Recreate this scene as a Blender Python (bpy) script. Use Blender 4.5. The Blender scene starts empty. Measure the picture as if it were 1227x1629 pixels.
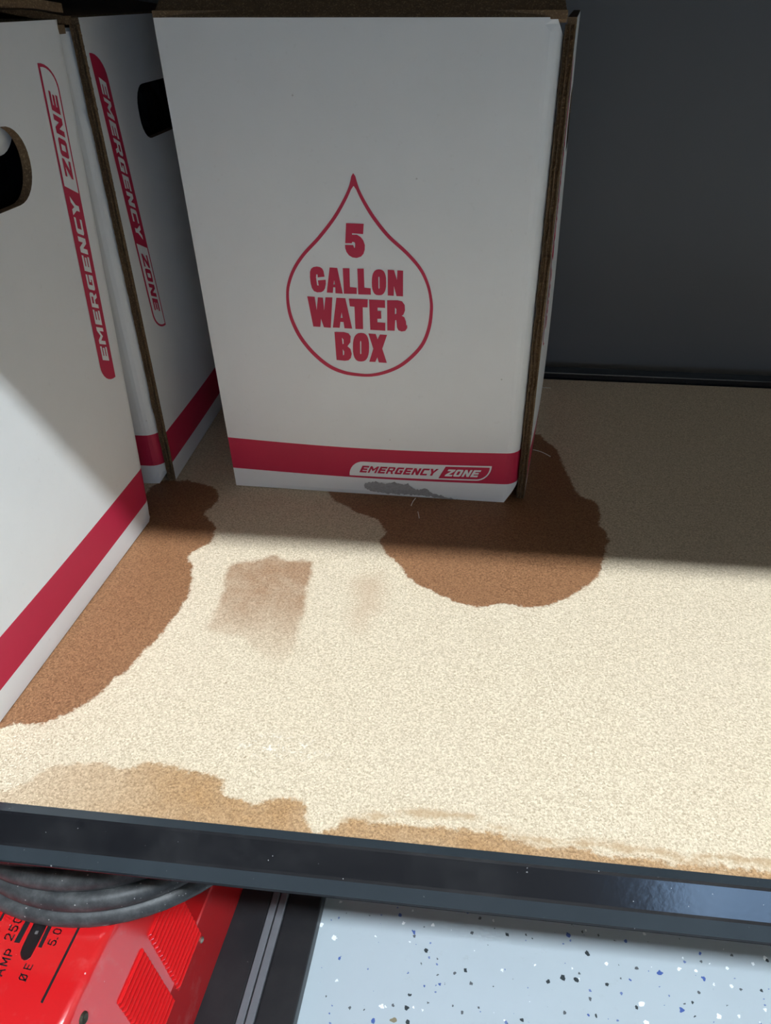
import bpy, bmesh, math, random
import numpy as np
from math import sin, cos, pi, sqrt, atan2
from mathutils import Vector, Matrix
from mathutils.geometry import delaunay_2d_cdt
from mathutils import noise as mnoise

random.seed(7)
scene = bpy.context.scene
col = scene.collection

# ------------------------------------------------------------------ camera
F_PX, PITCH, ROLL, YAW, CAM_H = 1202.289, 0.60046, -0.00369, -0.11215, 0.39009
cam = bpy.data.cameras.new('camera')
cam.sensor_fit = 'HORIZONTAL'
cam.sensor_width = 36.0
cam.lens = F_PX / 1227 * 36.0
cam.clip_start = 0.01
cam_ob = bpy.data.objects.new('camera', cam)
col.objects.link(cam_ob)
fw = Vector((sin(YAW), cos(YAW), 0)); rt = Vector((cos(YAW), -sin(YAW), 0)); up = Vector((0, 0, 1))
FWD = fw * cos(PITCH) - up * sin(PITCH); UPV = up * cos(PITCH) + fw * sin(PITCH)
R2 = rt * cos(ROLL) + UPV * sin(ROLL); U2 = UPV * cos(ROLL) - rt * sin(ROLL)
M = Matrix.Identity(4)
for i in range(3):
    M[i][0], M[i][1], M[i][2] = R2[i], U2[i], -FWD[i]
M.translation = Vector((0, 0, CAM_H))
cam_ob.matrix_world = M
scene.camera = cam_ob

# ------------------------------------------------------------------ world, lamps, exposure
world = bpy.data.worlds.new('world'); scene.world = world; world.use_nodes = True
world.node_tree.nodes['Background'].inputs[0].default_value = (0.9, 0.95, 1.0, 1)
world.node_tree.nodes['Background'].inputs[1].default_value = 0.02
scene.view_settings.view_transform = 'Standard'
scene.view_settings.look = 'None'
scene.view_settings.exposure = 0.0
scene.view_settings.gamma = 1.0
scene.view_settings.use_curve_mapping = False
TUBE_STRENGTH = 285.0
TUBE_COLOR = (0.84, 0.945, 1.03)
TUBE_Y, TUBE_Z = -1.351, 3.20
TUBES_X = (0.2, 1.45)
DOOR_STRENGTH = 7.5
DOOR_COLOR = (0.40, 0.64, 1.0)

# ------------------------------------------------------------------ helpers
def tag(o, label=None, cat=None, group=None, kind=None):
    if label: o['label'] = label
    if cat: o['category'] = cat
    if group: o['group'] = group
    if kind: o['kind'] = kind
    return o

def empty(name, loc=(0, 0, 0), rz=0.0):
    o = bpy.data.objects.new(name, None); o.empty_display_size = 0.05
    o.location = loc; o.rotation_euler = (0, 0, rz); col.objects.link(o)
    return o

def mesh_ob(name, verts, faces, mats, parent=None, midx=None, smooth=False):
    me = bpy.data.meshes.new(name)
    me.from_pydata([tuple(v) for v in verts], [], faces)
    for m in (mats if isinstance(mats, (list, tuple)) else [mats]): me.materials.append(m)
    if midx is not None: me.polygons.foreach_set('material_index', midx)
    if smooth: me.polygons.foreach_set('use_smooth', [True] * len(me.polygons))
    me.update()
    o = bpy.data.objects.new(name, me); col.objects.link(o)
    if parent is not None: o.parent = parent
    return o

def box_geo(x0, x1, y0, y1, z0, z1, bev=0.0):
    bm = bmesh.new()
    bmesh.ops.create_cube(bm, size=1.0)
    for v in bm.verts:
        v.co = Vector(((x0 + x1) / 2 + v.co.x * (x1 - x0), (y0 + y1) / 2 + v.co.y * (y1 - y0), (z0 + z1) / 2 + v.co.z * (z1 - z0)))
    if bev > 0:
        bmesh.ops.bevel(bm, geom=list(bm.edges), offset=bev, segments=2, affect='EDGES', profile=0.5)
    return bm

def bm_ob(name, bm, mats, parent=None, smooth=False):
    me = bpy.data.meshes.new(name); bm.to_mesh(me); bm.free()
    for m in (mats if isinstance(mats, (list, tuple)) else [mats]): me.materials.append(m)
    if smooth: me.polygons.foreach_set('use_smooth', [True] * len(me.polygons))
    o = bpy.data.objects.new(name, me); col.objects.link(o)
    if parent is not None: o.parent = parent
    return o

def box_ob(name, x0, x1, y0, y1, z0, z1, mat, parent=None, bev=0.0):
    return bm_ob(name, box_geo(x0, x1, y0, y1, z0, z1, bev), mat, parent)

def inside(px, py, loops):
    c = False
    for L in loops:
        n = len(L); j = n - 1
        for i in range(n):
            xi, yi = L[i]; xj, yj = L[j]
            if (yi > py) != (yj > py) and px < (xj - xi) * (py - yi) / (yj - yi) + xi: c = not c
            j = i
    return c

def resample(L, step, closed=True):
    out = []; n = len(L)
    for i in range(n if closed else n - 1):
        a, b = L[i], L[(i + 1) % n]
        k = max(1, int(math.hypot(b[0] - a[0], b[1] - a[1]) / step))
        for j in range(k): out.append((a[0] + (b[0] - a[0]) * j / k, a[1] + (b[1] - a[1]) * j / k))
    if not closed: out.append(tuple(L[-1]))
    return out

def fill2d(loops, step=None, lines=()):
    """constrained Delaunay fill of even-odd loops; returns 2D verts and triangles"""
    V, E = [], []
    for L in loops:
        L2 = resample(L, step) if step else [tuple(q) for q in L]
        b = len(V); V += L2; E += [(b + i, b + (i + 1) % len(L2)) for i in range(len(L2))]
    for L in lines:
        L2 = resample(L, step, False); b = len(V); V += L2; E += [(b + i, b + i + 1) for i in range(len(L2) - 1)]
    if step:
        xs = [q[0] for q in V]; ys = [q[1] for q in V]
        x = min(xs) + step * .5
        while x < max(xs):
            y = min(ys) + step * .5
            while y < max(ys):
                if inside(x, y, loops): V.append((x, y))
                y += step
            x += step
    vo, eo, fo, *_ = delaunay_2d_cdt([Vector(q) for q in V], E, [], 0, 1e-6)
    tris = []
    for f in fo:
        cx = sum(vo[i].x for i in f) / 3; cy = sum(vo[i].y for i in f) / 3
        if inside(cx, cy, loops):
            a, b, c = (vo[i] for i in f)
            if (b - a).cross(c - a) < 0: f = (f[0], f[2], f[1])
            tris.append(tuple(f))
    return [(v.x, v.y) for v in vo], tris

def spline(pts, n=6, closed=False):
    P = [np.array(q, float) for q in pts]; N = len(P); out = []
    for i in range(N if closed else N - 1):
        g = (lambda k: P[k % N]) if closed else (lambda k: P[min(max(k, 0), N - 1)])
        a, b, c, d = g(i - 1), g(i), g(i + 1), g(i + 2)
        for j in range(n):
            t = j / n
            out.append(.5 * (2 * b + (c - a) * t + (2 * a - 5 * b + 4 * c - d) * t * t + (3 * b - a - 3 * c + d) * t ** 3))
    if not closed: out.append(P[-1])
    return out

def tube(name, pts, r, mat, parent=None, seg=14):
    pts = [Vector(q) for q in pts]; V, Fc = [], []
    prev = None
    for i, q in enumerate(pts):
        t = (pts[min(i + 1, len(pts) - 1)] - pts[max(i - 1, 0)]).normalized()
        if prev is None:
            a = t.orthogonal().normalized()
        else:
            a = (prev - t * prev.dot(t)).normalized()
        prev = a; b = t.cross(a)
        for k in range(seg): V.append(q + a * (r * cos(2 * pi * k / seg)) + b * (r * sin(2 * pi * k / seg)))
    for i in range(len(pts) - 1):
        for k in range(seg):
            k2 = (k + 1) % seg
            Fc.append((i * seg + k, i * seg + k2, (i + 1) * seg + k2, (i + 1) * seg + k))
    Fc.append(tuple(range(seg - 1, -1, -1))); Fc.append(tuple((len(pts) - 1) * seg + k for k in range(seg)))
    return mesh_ob(name, V, Fc, mat, parent, smooth=True)

# ------------------------------------------------------------------ materials
class NT:
    def __init__(s, name):
        s.m = bpy.data.materials.new(name); s.m.use_nodes = True
        s.t = s.m.node_tree; s.b = s.t.nodes['Principled BSDF']
    def n(s, typ, **kw):
        nd = s.t.nodes.new(typ)
        for k, v in kw.items():
            if k.startswith('i_'):
                nm = k[2:]; nm = int(nm) if nm.isdigit() else nm.replace('_', ' ')
                nd.inputs[nm].default_value = v
            else: setattr(nd, k, v)
        return nd
    def l(s, a, b): s.t.links.new(a, b)
    def coord(s):
        return s.n('ShaderNodeTexCoord').outputs['Object']
    def noise(s, scale, detail=2.0, rough=.5, vec=None, out='Fac'):
        nd = s.n('ShaderNodeTexNoise', i_Scale=scale, i_Detail=detail, i_Roughness=rough)
        s.l(vec if vec is not None else s.coord(), nd.inputs['Vector']); return nd.outputs[out]
    def ramp(s, fac, a, b, c0=(0, 0, 0, 1), c1=(1, 1, 1, 1)):
        nd = s.n('ShaderNodeValToRGB'); e = nd.color_ramp.elements
        e[0].position, e[1].position = a, b; e[0].color, e[1].color = c0, c1
        s.l(fac, nd.inputs[0]); return nd.outputs[0]
    def mr(s, val, a, b, c=0.0, d=1.0):
        nd = s.n('ShaderNodeMapRange', interpolation_type='SMOOTHSTEP')
        s.l(val, nd.inputs[0])
        for k, v in zip((1, 2, 3, 4), (a, b, c, d)): nd.inputs[k].default_value = v
        return nd.outputs[0]
    def mix(s, fac, a, b, blend='MIX'):
        nd = s.n('ShaderNodeMix', data_type='RGBA', blend_type=blend)
        for src, idx in ((fac, 0), (a, 6), (b, 7)):
            if isinstance(src, (int, float)): nd.inputs[idx].default_value = src
            elif isinstance(src, tuple): nd.inputs[idx].default_value = src if len(src) == 4 else (*src, 1)
            else: s.l(src, nd.inputs[idx])
        return nd.outputs[2]
    def math(s, op, a, b=0.0):
        nd = s.n('ShaderNodeMath', operation=op)
        for src, idx in ((a, 0), (b, 1)):
            if isinstance(src, (int, float)): nd.inputs[idx].default_value = src
            else: s.l(src, nd.inputs[idx])
        return nd.outputs[0]
    def base(s, c):
        if isinstance(c, tuple): s.b.inputs['Base Color'].default_value = (*c[:3], 1)
        else: s.l(c, s.b.inputs['Base Color'])
    def set(s, **kw):
        for k, v in kw.items():
            nm = k.replace('_', ' ')
            if isinstance(v, (int, float, tuple)): s.b.inputs[nm].default_value = v
            else: s.l(v, s.b.inputs[nm])
        return s
    def bump(s, h, strength=.2, dist=.001):
        nd = s.n('ShaderNodeBump', i_Strength=strength, i_Distance=dist)
        s.l(h, nd.inputs['Height']); s.l(nd.outputs[0], s.b.inputs['Normal'])
    def specks(s, scale, r, keep, seed=0.0, warp=.6):
        """mask of small irregular flakes: cells of a Voronoi, a share of them kept"""
        mp = s.n('ShaderNodeMapping'); mp.inputs['Location'].default_value = (seed, seed * 1.7, seed * .3)
        s.l(s.coord(), mp.inputs[0])
        nz = s.n('ShaderNodeTexNoise', i_Scale=scale * 5, i_Detail=1.0); s.l(mp.outputs[0], nz.inputs['Vector'])
        sub = s.n('ShaderNodeVectorMath', operation='SUBTRACT'); s.l(nz.outputs['Color'], sub.inputs[0]); sub.inputs[1].default_value = (.5, .5, .5)
        scl = s.n('ShaderNodeVectorMath', operation='SCALE'); s.l(sub.outputs[0], scl.inputs[0]); scl.inputs['Scale'].default_value = warp * r / scale * 2.5
        add = s.n('ShaderNodeVectorMath', operation='ADD'); s.l(mp.outputs[0], add.inputs[0]); s.l(scl.outputs[0], add.inputs[1])
        v = s.n('ShaderNodeTexVoronoi', i_Scale=scale); s.l(add.outputs[0], v.inputs['Vector'])
        sep = s.n('ShaderNodeSeparateColor'); s.l(v.outputs['Color'], sep.inputs[0])
        rr = s.math('MULTIPLY', s.math('ADD', sep.outputs[1], .45), r)
        hit = s.math('LESS_THAN', v.outputs['Distance'], rr)
        kp = s.math('LESS_THAN', sep.outputs[0], keep)
        return s.math('MULTIPLY', hit, kp)

def simple(name, c, rough=.5, metal=0.0, var=.0, scale=40, **kw):
    t = NT(name)
    if var > 0:
        f = t.noise(scale, 4, .6)
        a = tuple(min(1, x * (1 + var)) for x in c[:3]); b = tuple(x * (1 - var) for x in c[:3])
        t.base(t.mix(f, b, a))
    else: t.base(c)
    t.set(Roughness=rough, Metallic=metal, **kw)
    return t.m

def mk_card():
    t = NT('white_cardboard')
    f = t.noise(18, 5, .65); f2 = t.noise(220, 3, .6)
    c = t.mix(f, (.76, .755, .735), (.83, .825, .81))
    c = t.mix(t.math('MULTIPLY', t.mr(f2, .62, .8), .25), c, (.62, .60, .56))
    sp = t.specks(55, .035, .22, 3.1)
    c = t.mix(t.math('MULTIPLY', sp, .5), c, (.38, .34, .30))
    t.base(c); t.set(Roughness=.55)
    t.bump(t.noise(900, 2), .08, .0004)
    return t.m
def mk_kraft(name, dark=1.0):
    t = NT(name)
    f = t.noise(160, 4, .7); f2 = t.noise(900, 2)
    c = t.mix(f, (.085 * dark, .050 * dark, .026 * dark), (.25 * dark, .150 * dark, .072 * dark))
    t.base(t.mix(t.mr(f2, .5, .75), c, (.36 * dark, .235 * dark, .12 * dark))); t.set(Roughness=.85)
    return t.m
CARD = mk_card()
KRAFT = mk_kraft('kraft_cardboard', .85); KRAFT_IN = mk_kraft('kraft_inside', .75)
RED_INK = simple('crimson_ink', (.53, .018, .062), .5, var=.06, scale=30)
WHITE_INK = simple('bare_white_board', (.80, .795, .78), .55, var=.03)
TORN = simple('wet_torn_paper', (.33, .315, .305), .85, var=.32, scale=420)
BAG = simple('black_bag_film', (.012, .012, .013), .18)

def mk_black(name='black_enamel', dusty=.16):
    t = NT(name)
    d = t.mr(t.noise(9, 5, .7), .45, .75)
    c = t.mix(t.math('MULTIPLY', d, dusty), (.006, .0065, .009), (.10, .10, .10))
    c = t.mix(t.math('MULTIPLY', t.specks(420, .13, .035, 1.3), .5), c, (.45, .45, .43))
    geo = t.n('ShaderNodeNewGeometry'); sx = t.n('ShaderNodeSeparateXYZ'); t.l(geo.outputs['Normal'], sx.inputs[0])
    ledge_tone = t.math('MULTIPLY', t.mr(sx.outputs[2], .75, .96), t.math('ADD', .45, t.math('MULTIPLY', t.noise(14, 4, .6), .6)))
    c = t.mix(ledge_tone, c, (.034, .043, .050))        # level ledges painted paler: settled dust plus the light they catch
    t.base(c)
    t.set(Roughness=.16, IOR=1.6)
    t.bump(t.noise(260, 2), .08, .0006)
    return t.m
ENAMEL = mk_black()
def mk_rubber():
    t = NT('dusty_black_rubber')
    d = t.mr(t.noise(60, 6, .75), .35, .75)
    c = t.mix(d, (.022, .024, .026), (.075, .078, .078))
    c = t.mix(t.math('MULTIPLY', t.specks(420, .2, .10, 2.2), .7), c, (.42, .42, .40))
    t.base(c); t.set(Roughness=.5); t.bump(t.noise(500, 3), .2, .0005)
    return t.m
RUBBER = mk_rubber()
def mk_redpaint():
    t = NT('red_enamel')
    d = t.mr(t.noise(16, 5, .7), .55, .8)
    c = t.mix(t.math('MULTIPLY', d, .22), (.62, .012, .014), (.75, .35, .33))
    c = t.mix(t.math('MULTIPLY', t.specks(210, .13, .05, 5.2), .7), c, (.8, .7, .68))
    t.base(c); t.set(Roughness=.14, IOR=2.2)
    return t.m
REDPAINT = mk_redpaint()
BLACKPRINT = simple('black_print', (.012, .012, .014), .4)
RAILGREY = simple('grey_metal_rail', (.16, .165, .18), .45, .3, var=.15, scale=90)
STEEL = simple('zinc_steel', (.55, .54, .45), .3, .9, var=.2, scale=300)
CLEAR = NT('clear_plastic_window'); CLEAR.base((.9, .9, .9)); CLEAR.set(Roughness=.03, Transmission_Weight=1.0, IOR=1.45); CLEAR = CLEAR.m
FIBRE = simple('pale_paper_fibre', (.75, .70, .62), .7)
def mk_blackpanel():
    t = NT('scuffed_black_panel')
    d = t.mr(t.noise(14, 5, .7), .4, .8)
    c = t.mix(t.math('MULTIPLY', d, .5), (.010, .010, .012), (.035, .033, .033))
    c = t.mix(t.math('MULTIPLY', t.specks(120, .12, .06, 7.7), .5), c, (.35, .33, .3))
    t.base(c); t.set(Roughness=.42)
    return t.m
BLACKPANEL = mk_blackpanel()
def mk_floor():
    t = NT('flake_epoxy_floor')
    f = t.noise(5, 5, .65)
    c = t.mix(f, (.385, .44, .475), (.455, .515, .555))
    c = t.mix(t.math('MULTIPLY', t.mr(t.noise(22, 5, .8), .60, .78), .35), c, (.27, .265, .24))
    for scale, r, keep, seed, cc in ((62, .14, .30, 1.0, (.86, .89, .90)), (66, .13, .27, 4.4, (.03, .04, .045)), (62, .13, .26, 8.2, (.06, .11, .33)), (110, .15, .22, 2.9, (.09, .10, .11)), (120, .14, .18, 6.1, (.13, .18, .38)), (105, .15, .14, 7.1, (.80, .84, .86)), (30, .09, .05, 9.3, (.22, .19, .12))):
        c = t.mix(t.specks(scale, r, keep, seed, .8), c, cc)
    t.base(c); t.set(Roughness=.35)
    return t.m
FLOORMAT = mk_floor()
WALLGREY = simple('dark_grey_wall_paint', (.112, .108, .106), .6, var=.10, scale=3)
ROOMWALL = simple('room_wall_paint', (.19, .170, .147), .8, var=.04, scale=3)
CEILMAT = simple('ceiling_paint', (.08, .078, .075), .85, var=.03, scale=3)
def emit(name, c, s):
    m = bpy.data.materials.new(name); m.use_nodes = True; nt = m.node_tree
    nt.nodes.remove(nt.nodes['Principled BSDF'])
    e = nt.nodes.new('ShaderNodeEmission'); e.inputs[0].default_value = (*c, 1); e.inputs[1].default_value = s
    nt.links.new(e.outputs[0], nt.nodes['Material Output'].inputs[0]); return m
TUBEMAT = emit('lit_tube_diffuser', TUBE_COLOR, TUBE_STRENGTH)
DAYMAT = emit('daylight_pane', DOOR_COLOR, DOOR_STRENGTH)

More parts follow.
